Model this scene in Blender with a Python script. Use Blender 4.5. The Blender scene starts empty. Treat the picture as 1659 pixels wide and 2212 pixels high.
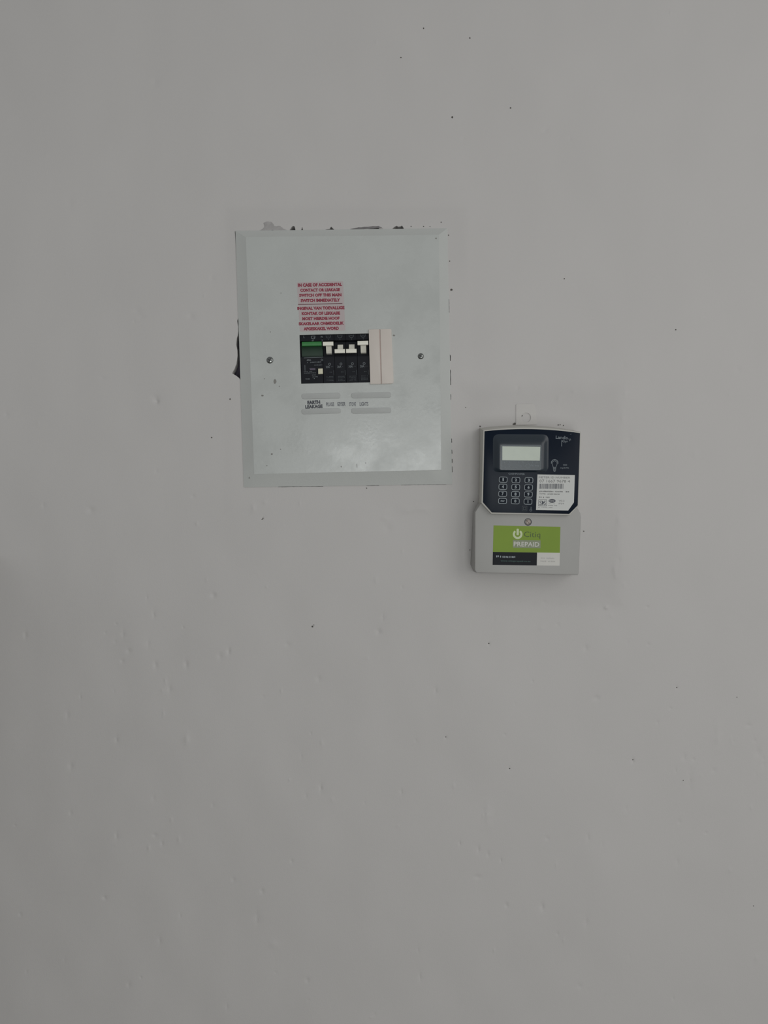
import bpy, bmesh, math, random
from mathutils import Vector, noise, geometry

# ------------------------------------------------------------------ scale of the place
S = 0.00054            # metres per photo pixel measured on the wall plane (breaker modules are 13 mm wide)
CX, CY = 829.5, 1106.0
ZC = 1.55              # height of the photo's centre above the floor
D = 0.95               # distance of the lens from the wall
SC = bpy.context.scene
COL = SC.collection

# ------------------------------------------------------------------ camera, sky, lights, exposure
cam = bpy.data.cameras.new('camera')
cam.sensor_fit = 'VERTICAL'
cam.angle = 2 * math.atan(1106.0 * S / D)
cam.clip_start = 0.02
camo = bpy.data.objects.new('camera', cam)
COL.objects.link(camo)
camo.location = (0, -D, ZC)
camo.rotation_euler = (math.radians(90), 0, 0)
SC.camera = camo

world = bpy.data.worlds.new('room_light')
SC.world = world
world.use_nodes = True
bg = world.node_tree.nodes['Background']
bg.inputs[0].default_value = (0.985, 1.0, 1.0, 1)
bg.inputs[1].default_value = 0.248

def area(name, loc, target, sx, sy, power, color):
    l = bpy.data.lights.new(name, 'AREA')
    l.shape = 'RECTANGLE'; l.size = sx; l.size_y = sy; l.energy = power; l.color = color
    o = bpy.data.objects.new(name, l); COL.objects.link(o)
    o.location = loc
    d = Vector(target) - Vector(loc)
    o.rotation_euler = d.to_track_quat('-Z', 'Y').to_euler()
    return o
area('window_light', (1.2, -1.4, ZC + 0.4), (0.1, 0, ZC), 1.1, 1.1, 5.0, (1.0, 0.985, 0.965))
area('doorway_light', (0.22, -2.6, ZC - 0.42), (0.1, 0, ZC), 1.05, 1.6, 16.5, (0.97, 1.0, 0.99))

SC.view_settings.view_transform = 'Standard'
SC.view_settings.look = 'None'
SC.view_settings.gamma = 1.0
SC.view_settings.use_curve_mapping = False
SC.view_settings.exposure = 0.0

# ------------------------------------------------------------------ helpers
def W(px, py, h):
    """Point h millimetres in front of the wall plane that the photo shows at (px, py)."""
    k = (D - h * 0.001) / D
    return Vector(((px - CX) * S * k, -h * 0.001, ZC + (CY - py) * S * k))

def lin(c):
    return tuple((x / 255 / 12.92) if x / 255 <= 0.04045 else ((x / 255 + 0.055) / 1.055) ** 2.4 for x in c)

def mat(name, rgb, rough=0.5, var=0.04, scale=60, bump=0.0, bscale=400, metal=0.0, spec=0.5, coat=0.0, stretch=(1, 1, 1)):
    """rgb is the surface colour (sRGB); noise varies it a little and adds fine relief."""
    m = bpy.data.materials.new(name); m.use_nodes = True
    nt = m.node_tree; b = nt.nodes['Principled BSDF']
    tc = nt.nodes.new('ShaderNodeTexCoord')
    mp = nt.nodes.new('ShaderNodeMapping'); mp.inputs['Scale'].default_value = stretch
    nt.links.new(tc.outputs['Object'], mp.inputs['Vector'])
    n = nt.nodes.new('ShaderNodeTexNoise'); n.inputs['Scale'].default_value = scale; n.inputs['Detail'].default_value = 4
    nt.links.new(mp.outputs[0], n.inputs['Vector'])
    r = nt.nodes.new('ShaderNodeValToRGB')
    c = lin(rgb)
    r.color_ramp.elements[0].position = 0.3; r.color_ramp.elements[1].position = 0.7
    r.color_ramp.elements[0].color = tuple(x * (1 - var) for x in c) + (1,)
    r.color_ramp.elements[1].color = tuple(min(1, x * (1 + var)) for x in c) + (1,)
    nt.links.new(n.outputs['Fac'], r.inputs['Fac'])
    nt.links.new(r.outputs['Color'], b.inputs['Base Color'])
    b.inputs['Roughness'].default_value = rough
    b.inputs['Metallic'].default_value = metal
    b.inputs['Specular IOR Level'].default_value = spec
    b.inputs['Coat Weight'].default_value = coat
    if bump:
        n2 = nt.nodes.new('ShaderNodeTexNoise'); n2.inputs['Scale'].default_value = bscale; n2.inputs['Detail'].default_value = 5
        nt.links.new(mp.outputs[0], n2.inputs['Vector'])
        bp = nt.nodes.new('ShaderNodeBump'); bp.inputs['Strength'].default_value = bump; bp.inputs['Distance'].default_value = 0.001
        nt.links.new(n2.outputs['Fac'], bp.inputs['Height'])
        nt.links.new(bp.outputs['Normal'], b.inputs['Normal'])
    m['_ramp'] = r.name
    return m

def area2(p):
    return sum(p[i][0] * p[(i + 1) % len(p)][1] - p[(i + 1) % len(p)][0] * p[i][1] for i in range(len(p))) / 2

def inset(pts, d):
    """Shrink a 2D polygon by d (same units)."""
    n = len(pts); s = 1 if area2(pts) > 0 else -1
    out = []
    for i in range(n):
        a, b, c = pts[i - 1], pts[i], pts[(i + 1) % n]
        e1 = Vector((b[0] - a[0], b[1] - a[1])); e2 = Vector((c[0] - b[0], c[1] - b[1]))
        if e1.length < 1e-9: e1 = e2
        if e2.length < 1e-9: e2 = e1
        n1 = Vector((-e1.y, e1.x)).normalized() * s; n2 = Vector((-e2.y, e2.x)).normalized() * s
        m = (n1 + n2); m = m / max(0.3, m.length_squared / 2)
        out.append((b[0] + m.x * d, b[1] + m.y * d))
    return out

def rounded(pts, r, seg=4):
    """Round the corners of a polygon; r is one radius or one per corner."""
    n = len(pts); out = []
    for i in range(n):
        rr = r[i] if isinstance(r, (list, tuple)) else r
        a, b, c = Vector(pts[i - 1][:2]), Vector(pts[i][:2]), Vector(pts[(i + 1) % n][:2])
        if rr <= 0: out.append((b.x, b.y)); continue
        u = (a - b); v = (c - b)
        t = min(rr, u.length * 0.48, v.length * 0.48)
        p0 = b + u.normalized() * t; p1 = b + v.normalized() * t
        for k in range(seg + 1):
            f = k / seg
            q = p0 * (1 - f) ** 2 + b * 2 * f * (1 - f) + p1 * f * f
            out.append((q.x, q.y))
    return out

def circle(cx, cy, r, n=20, ry=None):
    ry = ry or r
    return [(cx + r * math.cos(2 * math.pi * i / n), cy + ry * math.sin(2 * math.pi * i / n)) for i in range(n)]

def bil(q, u, v):
    """Point in a quad TL,TR,BR,BL; u to the right, v downwards."""
    (a, b, c, d) = q
    return tuple(a[i] * (1 - u) * (1 - v) + b[i] * u * (1 - v) + c[i] * u * v + d[i] * (1 - u) * v for i in (0, 1))

class MB:
    def __init__(s): s.v = []; s.f = []
    def add(s, vs, fs):
        o = len(s.v); s.v += [tuple(x) for x in vs]; s.f += [tuple(i + o for i in f) for f in fs]
    def flat(s, pts, h):
        """A flat polygon facing the room (prints, stickers)."""
        vs = [W(p[0], p[1], h) for p in pts]
        idx = list(range(len(pts)))
        if area2([(v.x, v.z) for v in vs]) < 0: idx.reverse()
        s.add(vs, [idx])
    def loft(s, rings, cap_front=True, cap_back=True):
        """rings of world points, front first; each ring the same length, closed."""
        n = len(rings[0]); vs = [p for r in rings for p in r]; fs = []
        for k in range(len(rings) - 1):
            for i in range(n):
                j = (i + 1) % n
                fs.append((k * n + i, k * n + j, (k + 1) * n + j, (k + 1) * n + i))
        if cap_front: fs.append(tuple(range(n - 1, -1, -1)))
        if cap_back: fs.append(tuple(range((len(rings) - 1) * n, len(rings) * n)))
        s.add(vs, fs)
    def solid(s, pts, h1, h0, bev=0.0, cap_back=True):
        """Outline seen at front height h1, run straight back to h0, edge rounded by bev mm."""
        o = [(w.x, w.z) for w in (W(p[0], p[1], h1) for p in pts)]
        if area2(o) > 0: o.reverse()
        y = lambda ring, h: [(p[0], -h * 0.001, p[1]) for p in ring]
        if bev > 0:
            b = bev * 0.001
            rings = [y(inset(o, b), h1), y(inset(o, b * 0.3), h1 - bev * 0.3), y(o, h1 - bev), y(o, h0)]
        else:
            rings = [y(o, h1), y(o, h0)]
        s.loft(rings, True, cap_back)
    def dome(s, cx, cy, r, h, rise, n=20, rings=5, skirt=0.6):
        R = r * S; c = W(cx, cy, h)
        rs = []
        for k in range(rings):
            a = (math.pi / 2) * (1 - k / (rings - 1)); a = min(a, math.pi / 2 * 0.93)
            rr = R * math.cos(a); hh = (h + rise * math.sin(a)) * 0.001
            rs.append([(c.x + rr * math.cos(-2 * math.pi * i / n), -hh, c.z + rr * math.sin(-2 * math.pi * i / n)) for i in range(n)])
        rs.append([(p[0], -(h - skirt) * 0.001, p[2]) for p in rs[-1]])
        s.loft(rs)
    def stroke(s, pts, w, h, closed=False):
        n = len(pts); segs = n if closed else n - 1
        L = []; R = []
        for i in range(n):
            a = pts[i - 1] if (closed or i > 0) else pts[i]
            c = pts[(i + 1) % n] if (closed or i < n - 1) else pts[i]
            t = Vector((c[0] - a[0], c[1] - a[1]))
            t = t.normalized() if t.length > 1e-9 else Vector((1, 0))
            nx, ny = -t.y * w / 2, t.x * w / 2
            L.append((pts[i][0] + nx, pts[i][1] + ny)); R.append((pts[i][0] - nx, pts[i][1] - ny))
        for i in range(segs):
            j = (i + 1) % n
            s.flat([L[i], L[j], R[j], R[i]], h)
    def dashes(s, x0, y0, x1, y1, hgt, h, rnd, cell=2.2, fill=0.72):
        """A line of print too small to read: short broken marks of its real height."""
        t = Vector((x1 - x0, y1 - y0)); n = max(2, int(t.length / cell))
        for i in range(n):
            if rnd.random() > 0.88: continue
            f0 = i / n; f1 = f0 + fill / n * rnd.uniform(0.7, 1.15)
            a = rnd.uniform(0.6, 1) * hgt / 2; b = rnd.uniform(0.6, 1) * hgt / 2
            s.flat([(x0 + t.x * f0, y0 + t.y * f0 - a), (x0 + t.x * f1, y0 + t.y * f1 - a),
                    (x0 + t.x * f1, y0 + t.y * f1 + b), (x0 + t.x * f0, y0 + t.y * f0 + b)], h)
    def text(s, body, quad, h, bold=0.0, thin=1.0):
        """Lettering fitted into the quad TL,TR,BR,BL (its ink box)."""
        cu = bpy.data.curves.new('lettering', 'FONT'); cu.body = body; cu.size = 1; cu.resolution_u = 2
        cu.offset = bold
        ob = bpy.data.objects.new('lettering', cu); COL.objects.link(ob)
        dg = bpy.context.evaluated_depsgraph_get()
        me = bpy.data.meshes.new_from_object(ob.evaluated_get(dg))
        vs = [v.co.copy() for v in me.vertices]; fs = [tuple(p.vertices) for p in me.polygons]
        bpy.data.objects.remove(ob); bpy.data.curves.remove(cu); bpy.data.meshes.remove(me)
        x0 = min(v.x for v in vs); x1 = max(v.x for v in vs); y0 = min(v.y for v in vs); y1 = max(v.y for v in vs)
        out = []
        for v in vs:
            p = bil(quad, (v.x - x0) / max(1e-6, x1 - x0), 1 - (v.y - y0) / max(1e-6, y1 - y0))
            out.append(W(p[0], p[1], h))
        s.add(out, fs)
    def build(s, name, m, parent=None, smooth=True, label=None, kind=None):
        base = Vector((0, 0, 0))
        p = parent
        while p is not None:
            base += p.location; p = p.parent
        me = bpy.data.meshes.new(name)
        me.from_pydata([tuple(Vector(v) - base) for v in s.v], [], s.f)
        me.validate(); me.update()
        me.materials.append(m)
        if smooth and len(me.polygons):
            me.polygons.foreach_set('use_smooth', [True] * len(me.polygons))
            me.set_sharp_from_angle(angle=math.radians(35))
        o = bpy.data.objects.new(name, me); COL.objects.link(o)
        if parent is not None: o.parent = parent
        if label: o['label'] = label
        if kind: o['kind'] = kind
        return o

def thing(name, loc, label, cat, group=None):
    o = bpy.data.objects.new(name, None); COL.objects.link(o)
    o.empty_display_size = 0.05
    o.location = loc; o['label'] = label; o['category'] = cat
    if group: o['group'] = group
    return o

def cdt(points, loops, holes):
    """Triangulate 2D points with the closed loops as edges; drop triangles inside the hole polygons."""
    pts = [Vector(p) for p in points]; edges = []
    for lp in loops:
        o = len(pts); pts += [Vector(p) for p in lp]
        edges += [(o + i, o + (i + 1) % len(lp)) for i in range(len(lp))]
    vs, es, fs, *_ = geometry.delaunay_2d_cdt(pts, edges, [], 0, 1e-7)
    keep = []
    for f in fs:
        c = (vs[f[0]] + vs[f[1]] + vs[f[2]]) / 3
        if any(inside(c, hp) for hp in holes): continue
        keep.append(f)
    return vs, keep

def inside(c, poly):
    r = False; n = len(poly); x, y = c[0], c[1]
    for i in range(n):
        a = poly[i]; b = poly[i - 1]
        if (a[1] > y) != (b[1] > y) and x < (b[0] - a[0]) * (y - a[1]) / (b[1] - a[1]) + a[0]: r = not r
    return r

def sm(a, b, x):
    t = max(0.0, min(1.0, (x - a) / (b - a))); return t * t * (3 - 2 * t)

# ------------------------------------------------------------------ materials
M = {}
M['wall'] = mat('wall_paint', (206, 203, 201), 0.62, 0.012, 9, 0.10, 900, spec=0.35)
def add_wall_tone(m):
    nt = m.node_tree; b = nt.nodes['Principled BSDF']; r = nt.nodes[m['_ramp']]
    a = nt.nodes.new('ShaderNodeAttribute'); a.attribute_name = 'wall_tone'
    mx = nt.nodes.new('ShaderNodeMix'); mx.data_type = 'RGBA'; mx.blend_type = 'MULTIPLY'; mx.inputs[0].default_value = 1.0
    nt.links.new(r.outputs['Color'], mx.inputs[6]); nt.links.new(a.outputs['Fac'], mx.inputs[7]); nt.links.new(mx.outputs[2], b.inputs['Base Color'])
add_wall_tone(M['wall'])
M['mortar'] = mat('bare_mortar', (88, 82, 94), 0.9, 0.15, 150, 0.6, 500, spec=0.2)
M['tab'] = mat('painted_tab', (203, 200, 197), 0.62, 0.012, 30, 0.1, 900, spec=0.35)
M['scar'] = mat('chipped_plaster', (176, 173, 172), 0.85, 0.08, 160, 0.5, 500, spec=0.2)
M['scar_dark'] = mat('chipped_plaster_dark', (128, 125, 126), 0.85, 0.12, 200, 0.5, 500, spec=0.2)
M['speck'] = mat('dirt_speck', (95, 92, 88), 0.9, 0.2, 500, spec=0.2)
M['enamel'] = mat('light_grey_enamel', (196, 199, 196), 0.22, 0.015, 20, 0.06, 250, spec=0.75)
def smeary(m, lo, hi, scale):
    nt = m.node_tree; b = nt.nodes['Principled BSDF']
    tc = nt.nodes.new('ShaderNodeTexCoord'); n = nt.nodes.new('ShaderNodeTexNoise'); n.inputs['Scale'].default_value = scale; n.inputs['Detail'].default_value = 8; n.inputs['Roughness'].default_value = 0.65
    mr = nt.nodes.new('ShaderNodeMapRange'); mr.inputs['From Min'].default_value = 0.38; mr.inputs['From Max'].default_value = 0.62
    mr.inputs['To Min'].default_value = lo; mr.inputs['To Max'].default_value = hi
    nt.links.new(tc.outputs['Object'], n.inputs['Vector']); nt.links.new(n.outputs['Fac'], mr.inputs['Value']); nt.links.new(mr.outputs['Result'], b.inputs['Roughness'])
smeary(M['enamel'], 0.15, 0.38, 22)      # brush marks and wiped paint film on the enamel
M['rim'] = mat('painted_over_rim', (200, 202, 199), 0.55, 0.012, 25, 0.12, 700, spec=0.35)
M['rail'] = mat('rail_enamel', (190, 192, 190), 0.7, 0.02, 90, 0.1, 700, spec=0.3)
M['cream'] = mat('cream_plastic', (221, 212, 204), 0.5, 0.015, 80)
M['seam'] = mat('pinkish_seam', (190, 166, 158), 0.7, 0.05, 300)
M['black'] = mat('black_breaker_plastic', (24, 26, 33), 0.55, 0.12, 120, spec=0.2)
M['lever'] = mat('ivory_lever_plastic', (250, 247, 234), 0.35, 0.02, 200)
M['green'] = mat('green_lever_plastic', (48, 128, 62), 0.45, 0.06, 200)
M['green_shade'] = mat('green_plastic_shaded', (24, 56, 38), 0.5, 0.1, 150)  # shade below the green lever, put into the colour
M['button'] = mat('ivory_button_plastic', (226, 222, 196), 0.5, 0.02, 200)
M['greyprint'] = mat('grey_print', (118, 124, 128), 0.7, 0.1, 900)
M['dimprint'] = mat('dim_grey_print', (78, 84, 88), 0.7, 0.1, 900)
M['mauveprint'] = mat('mauve_print', (96, 88, 104), 0.7, 0.1, 900)
M['redprint'] = mat('red_print', (150, 52, 72), 0.7, 0.05, 600)
M['pinkbleed'] = mat('pink_colour_bleed', (194, 182, 182), 0.55, 0.02, 100)  # added backing, imitates pink colour bleed round the red lettering
M['rule'] = mat('maroon_rule', (112, 70, 78), 0.7, 0.05, 600)
M['inkprint'] = mat('dark_ink', (70, 72, 80), 0.7, 0.1, 600)
M['inkfaded'] = mat('faded_ink', (112, 114, 120), 0.7, 0.15, 600)
M['steel'] = mat('zinc_screw_steel', (150, 152, 150), 0.28, 0.1, 600, metal=1.0)
M['brownscrew'] = mat('tarnished_screw', (160, 150, 142), 0.45, 0.1, 500, metal=0.3)
M['brownslot'] = mat('tarnished_screw_slot', (118, 108, 102), 0.6, 0.1, 500)
M['slot'] = mat('dark_screw_recess', (62, 64, 66), 0.6, 0.1, 600, metal=0.6)
M['chip'] = mat('grey_paint_chip', (140, 138, 134), 0.8, 0.15, 600)
M['meter'] = mat('grey_meter_plastic', (197, 195, 188), 0.5, 0.012, 40, 0.05, 900)
M['meterlid'] = mat('grey_meter_cover_plastic', (174, 173, 170), 0.5, 0.012, 40, 0.05, 900)
M['face'] = mat('navy_black_face', (15, 26, 41), 0.3, 0.08, 25, 0.03, 300, spec=0.14)
M['surround'] = mat('screen_surround_painted_haze', (42, 51, 60), 0.27, 0.06, 25, 0.03, 300, spec=0.6)  # base colour lightened to paint in the haze of reflected light
M['window'] = mat('smoked_window', (64, 74, 80), 0.22, 0.06, 60, spec=0.5)
M['lcd'] = mat('lcd_glass', (196, 205, 192), 0.22, 0.03, 90, spec=0.5)
M['key'] = mat('navy_key_rubber', (26, 33, 43), 0.6, 0.06, 200, spec=0.15)
M['whiteprint'] = mat('pale_grey_print', (166, 174, 180), 0.7, 0.05, 600)
M['softprint'] = mat('soft_grey_print', (128, 136, 142), 0.7, 0.06, 600)
M['keyprint'] = mat('key_grey_print', (160, 168, 173), 0.7, 0.05, 600)
M['paper'] = mat('white_paper_label', (210, 211, 208), 0.5, 0.012, 60)
M['paperink'] = mat('paper_ink', (122, 122, 122), 0.7, 0.1, 900)
M['paperinkdark'] = mat('paper_ink_dark', (88, 90, 98), 0.7, 0.1, 900)
M['lime'] = mat('lime_green_print', (124, 153, 22), 0.5, 0.06, 14)
M['stickerblack'] = mat('black_sticker_print', (30, 32, 38), 0.5, 0.08, 60, spec=0.15)
M['stickerwhite'] = mat('white_sticker_print', (212, 210, 204), 0.5, 0.02, 60)
M['limepale'] = mat('pale_green_print', (206, 216, 178), 0.5, 0.02, 200)
M['limedark'] = mat('dark_green_print', (62, 82, 34), 0.5, 0.05, 200)
M['olivebox'] = mat('grey_green_print', (138, 146, 118), 0.5, 0.03, 200)
M['tealprint'] = mat('dim_teal_print', (78, 112, 104), 0.6, 0.06, 600)
M['faint'] = mat('faint_grey_print', (188, 186, 182), 0.6, 0.03, 600)
M['blocker'] = mat('dark_blocker', (66, 58, 52), 0.6, 0.15, 8, stretch=(1, 1, 0.1))
M['floor'] = mat('dull_floor', (120, 112, 104), 0.6, 0.08, 6, spec=0.3)

rnd = random.Random(7)

# ------------------------------------------------------------------ the wall
LID = [(508.5, 498.5), (966.5, 493.0), (977.0, 1046.0), (527.0, 1052.5)]      # outer edge of the board's cover
def edge_loop():
    """Ragged opening in the plaster: mostly hidden under the cover, open where the plaster is missing."""
    TL, TR, BR, BL = LID
    def along(a, b, gaps, nx, ny, keep, step=4.0):
        n = int(math.hypot(b[0] - a[0], b[1] - a[1]) / step); out = []
        for i in range(n + 1):
            t = i / n
            x = a[0] + (b[0] - a[0]) * t; y = a[1] + (b[1] - a[1]) * t
            q = y if abs(nx) > 0 else x
            d = keep
            for g0, g1, w in gaps:
                if g0 <= q <= g1: d = w + rnd.uniform(-0.25, 0.25)
            out.append((x + nx * d, y + ny * d))
        return out
    loop = []
    # top edge, left to right, with its real chips
    top = [(512, 503.5), (518, 503.3), (600, 503), (622, 502), (623.5, 500.3), (627, 495), (631, 489), (634, 488), (636.5, 489),
           (638.5, 499), (643, 499.6), (647, 498.5), (651, 496), (652.7, 489.5), (654.2, 496), (658, 499.4), (662, 502), (697, 501),
           (699, 498), (704, 495.5), (712, 494.6), (714, 490.5), (716.5, 489.8), (718.5, 493), (723.5, 497), (727, 500.5), (750, 500),
           (753, 496.3), (762, 495), (775, 494.7), (786, 493.2), (788, 498), (794, 498), (796, 494.6), (806, 493.3), (812, 491), (817, 490.8),
           (819, 493.6), (828, 494.2), (832, 498.5), (845, 498), (848.5, 493), (853, 489.5), (856.5, 487.6), (861, 489.8), (866, 488.6), (868.5, 487),
           (871.5, 491.8), (874, 497.5), (961.5, 498)]
    loop += top
    right = along((961.5, 502), (972, 1040), [(645, 676, 5.9), (763, 781, 6.6), (798, 833, 6.2), (849, 866, 6.0), (944, 958, 6.1),
                                              (968, 982, 6.0), (990, 1000, 6.2), (1006, 1022, 6.0)], 1, 0, 0.0)
    loop += right
    loop += along((972, 1041), (545, 1047.5), [(598, 700, 5.7), (790, 820, 5.5), (865, 965, 5.6)], 0, 1, 0.0)[1:]
    # the bottom left corner and the left edge, bottom to top, with the missing piece of plaster
    loop += [(532, 1047.6), (529.5, 1048.5), (529, 1046)]
    left = [(530.5, 1030), (528, 1000), (527, 950), (526.3, 900), (520.5, 856), (520.0, 853), (523, 848), (521.5, 838), (519.6, 830), (519.5, 821),
            (516.5, 816.5), (510, 811.5), (501.6, 806.6), (503.5, 802), (506.6, 797), (509, 790), (510.6, 786.5), (511.8, 778), (513.0, 768), (512.6, 757),
            (510.4, 745), (510.8, 738), (511.6, 730), (513.6, 724.5), (514.8, 716), (514.6, 706), (513.4, 699), (512.4, 693), (514.4, 688), (517.5, 680),
            (514.0, 660), (517, 640), (516, 600), (510.2, 560), (509.6, 540), (508.4, 515), (507.4, 502), (507.6, 499.6), (510.5, 500.2)]
    loop += left
    return loop
HOLE = edge_loop()

# pits, runs and nicks under the paint: x, y, half width, half height (photo pixels), depth in mm (negative = sunk)
MARKS = [(461, 1286, 5, 5, -0.9), (402, 1435, 4, 8, -0.7), (336, 1437, 4, 9, -0.6), (366, 1488, 4, 10, -0.5), (278, 1406, 5, 5, -0.6), (266, 1370, 3, 10, -0.4),
         (332, 1328, 3, 8, -0.5), (320, 1390, 3, 12, -0.3), (475, 1417, 5, 7, -0.6), (495, 1405, 3, 7, -0.5), (621, 1392, 6, 5, -0.5), (55, 1372, 4, 8, -0.5),
         (252, 1598, 3, 9, -0.5), (403, 1598, 5, 12, 0.6), (153, 1655, 5, 8, -0.5), (146, 1545, 4, 9, -0.35), (693, 1702, 3, 9, -0.7), (688, 1466, 5, 7, -0.5),
         (264, 1428, 4, 4, -0.4), (818, 1363, 5, 6, -0.5), (252, 1806, 3, 10, -0.5), (334, 1804, 5, 4, -0.5), (350, 1822, 3, 7, -0.4), (226, 1939, 4, 4, -0.6),
         (566, 1925, 4, 5, -0.5), (555, 1985, 3, 14, -0.5), (345, 2032, 3, 9, -0.4), (504, 1900, 4, 4, -0.4), (664, 2117, 4, 5, -0.5), (590, 2040, 8, 7, 0.35),
         (278, 2127, 4, 7, -0.4), (630, 1860, 3, 4, -0.4), (44, 1975, 4, 4, -0.4), (14, 895, 5, 5, -0.5), (196, 1102, 7, 6, -0.7), (94, 1092, 4, 6, -0.4),
         (412, 683, 7, 6, -0.7), (336, 860, 8, 7, -0.6), (338, 868, 5, 4, -0.5), (296, 672, 8, 6, -0.5), (340, 868, 4, 6, -0.4), (221, 817, 6, 4, -0.4),
         (337, 866, 5, 5, -0.3), (340, 869, 3, 3, -0.3), (305, 685, 7, 5, -0.4), (458, 601, 5, 5, -0.4), (417, 1072, 4, 4, -0.4), (338, 1018, 4, 4, -0.35),
         (425, 1131, 3, 4, 0.4), (836, 1140, 8, 9, -0.6), (832, 1120, 8, 4, 0.5), (547, 1097, 4, 9, 0.5), (568, 1120, 2, 3, -0.6), (572, 1085, 5, 4, 0.4),
         (817, 1366, 5, 5, -0.4), (827, 1334, 2, 10, -0.35), (493, 1408, 3, 6, -0.4), (1289, 1508, 6, 5, -0.7), (1265, 1400, 5, 7, -0.6), (1056, 1391, 3, 4, -0.6),
         (941, 1492, 3, 8, -0.5), (963, 1593, 3, 4, -0.5), (1367, 1643, 3, 6, -0.7), (1478, 1636, 4, 8, -0.6), (1490, 1683, 3, 28, -0.6), (1550, 1590, 3, 32, 0.5),
         (1617, 1567, 6, 4, -0.5), (1637, 1625, 6, 9, -0.6), (1541, 1664, 5, 5, -0.4), (1462, 1485, 3, 4, -0.5), (1398, 1311, 4, 3, -0.5), (1400, 1392, 4, 3, -0.4),
         (867, 1710, 2, 7, -0.5), (1053, 1758, 4, 28, 0.55), (993, 1821, 2, 6, -0.5), (1033, 1834, 3, 8, -0.7), (1054, 1845, 3, 6, -0.5), (1082, 1858, 2, 5, -0.5),
         (1031, 1894, 7, 4, -0.6), (1094, 1955, 4, 5, -0.6), (1171, 1958, 4, 8, -0.8), (1266, 1992, 3, 12, -0.5), (1270, 1808, 3, 9, -0.5), (1182, 1811, 4, 4, -0.4),
         (1204, 2017, 3, 4, -0.4), (907, 2110, 2, 8, -0.5), (1252, 2130, 5, 5, -0.4), (1463, 1862, 4, 10, -0.4), (1467, 1775, 4, 5, -0.4), (1630, 1600, 4, 4, -0.3),
         (1178, 282, 6, 5, -0.5), (1231, 300, 4, 4, -0.3), (1000, 300, 4, 5, -0.3), (1594, 798, 6, 6, -0.5), (1310, 1312, 5, 4, 0.5), (1309, 1313, 4, 4, 0.4),
         (335, 178, 7, 7, -0.5), (150, 440, 7, 14, -0.35), (1500, 980, 6, 12, 0.35), (1360, 950, 6, 9, -0.6), (1345, 905, 4, 12, 0.5), (1350, 850, 3, 12, 0.4),
         (1338, 1125, 6, 12, 0.7), (1334, 1160, 5, 22, 0.5), (1328, 1230, 5, 10, 0.7), (1337, 1210, 4, 6, -0.5), (1330, 1245, 4, 7, 0.4), (1342, 970, 5, 8, 0.4),
         (1207, 862, 5, 6, 0.6), (1239, 846, 4, 4, 0.5), (1130, 850, 14, 4, 0.5), (1118, 838, 4, 4, -0.5), (1175, 1300, 5, 4, -0.3), (1170, 1357, 6, 4, 0.3),
         (910, 1100, 24, 4, 0.5), (850, 1100, 12, 8, -0.3), (880, 1103, 10, 6, 0.35), (1498, 1640, 3, 4, -0.4), (1320, 1330, 4, 4, 0.3), (505, 860, 5, 12, 0.3),
         (1118, 893, 5, 18, 0.5), (1150, 880, 8, 5, -0.4), (1420, 1560, 3, 4, -0.3), (1448, 1530, 3, 3, -0.35), (898, 1600, 3, 4, -0.25), (1100, 1660, 3, 4, -0.35)]
for _ in range(70):      # the finer pimples, everywhere
    MARKS.append((rnd.uniform(0, 1659), rnd.uniform(1250, 2212), rnd.uniform(2, 4), rnd.uniform(2.5, 8), rnd.choice((-1, -1, 1)) * rnd.uniform(0.15, 0.35)))
for _ in range(26):
    MARKS.append((rnd.uniform(0, 1659), rnd.uniform(0, 1250), rnd.uniform(2, 4), rnd.uniform(2, 6), rnd.choice((-1, 1)) * rnd.uniform(0.12, 0.28)))

def in_things(px, py, pad):
    return (500 - pad < px < 985 + pad and 485 - pad < py < 1062 + pad) or (1012 - pad < px < 1262 + pad and 908 - pad < py < 1250 + pad)
MARKS = [m for m in MARKS if not in_things(m[0], m[1], 2) ]
PATCH = [(1004, 830), (1120, 822), (1357, 822), (1352, 980), (1346, 1150), (1338, 1312), (1160, 1304), (990, 1298), (996, 1060)]
def patch_depth(px, py):
    """Signed distance (px) inside the plastered-over square around the meter."""
    x0 = 992; x1 = 1350 + 5 * noise.noise(Vector((py * 0.03, 0, 3)))
    y0 = 826 + 4 * noise.noise(Vector((px * 0.03, 5, 3))); y1 = 1300 + (px - 1000) * 0.03 + 3 * noise.noise(Vector((px * 0.04, 0, 9)))
    return min(px - x0, x1 - px, py - y0, y1 - py)
def band_depth(px, py):
    """Signed distance inside the made-good strip around the board."""
    return min(px - 490, 1012 - px, py - (446 + 5 * noise.noise(Vector((px * 0.02, 1, 2)))), 1110 - py)

def relief(px, py):
    """Height of the plaster in mm at a photo position."""
    v = Vector((px * 0.0042, py * 0.0032, 0.3))
    u = 2.0 * noise.noise(v) + 0.95 * noise.noise(Vector((px * 0.012, py * 0.008, 4))) + 0.10 * noise.noise(Vector((px * 0.05, py * 0.035, 8)))
    dx = max(500 - px, px - 985, 0); dy = max(487 - py, py - 1060, 0); a = math.hypot(dx, dy)
    dx = max(1012 - px, px - 1262, 0); dy = max(906 - py, py - 1250, 0); b = math.hypot(dx, dy)
    u *= sm(0, 70, min(a, b))
    u += 0.6 * sm(-5, 14, patch_depth(px, py)) * sm(985, 1060, px) - 0.2 + 0.45 * sm(-6, 10, band_depth(px, py))
    d = 0
    for (mx, my, rx, ry, h) in cell_marks.get((int(px // 60), int(py // 60)), ()):
        q = ((px - mx) / rx) ** 2 + ((py - my) / ry) ** 2
        if q < 9: d += 1.35 * h * math.exp(-q)
    return u + d
cell_marks = {}
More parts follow.
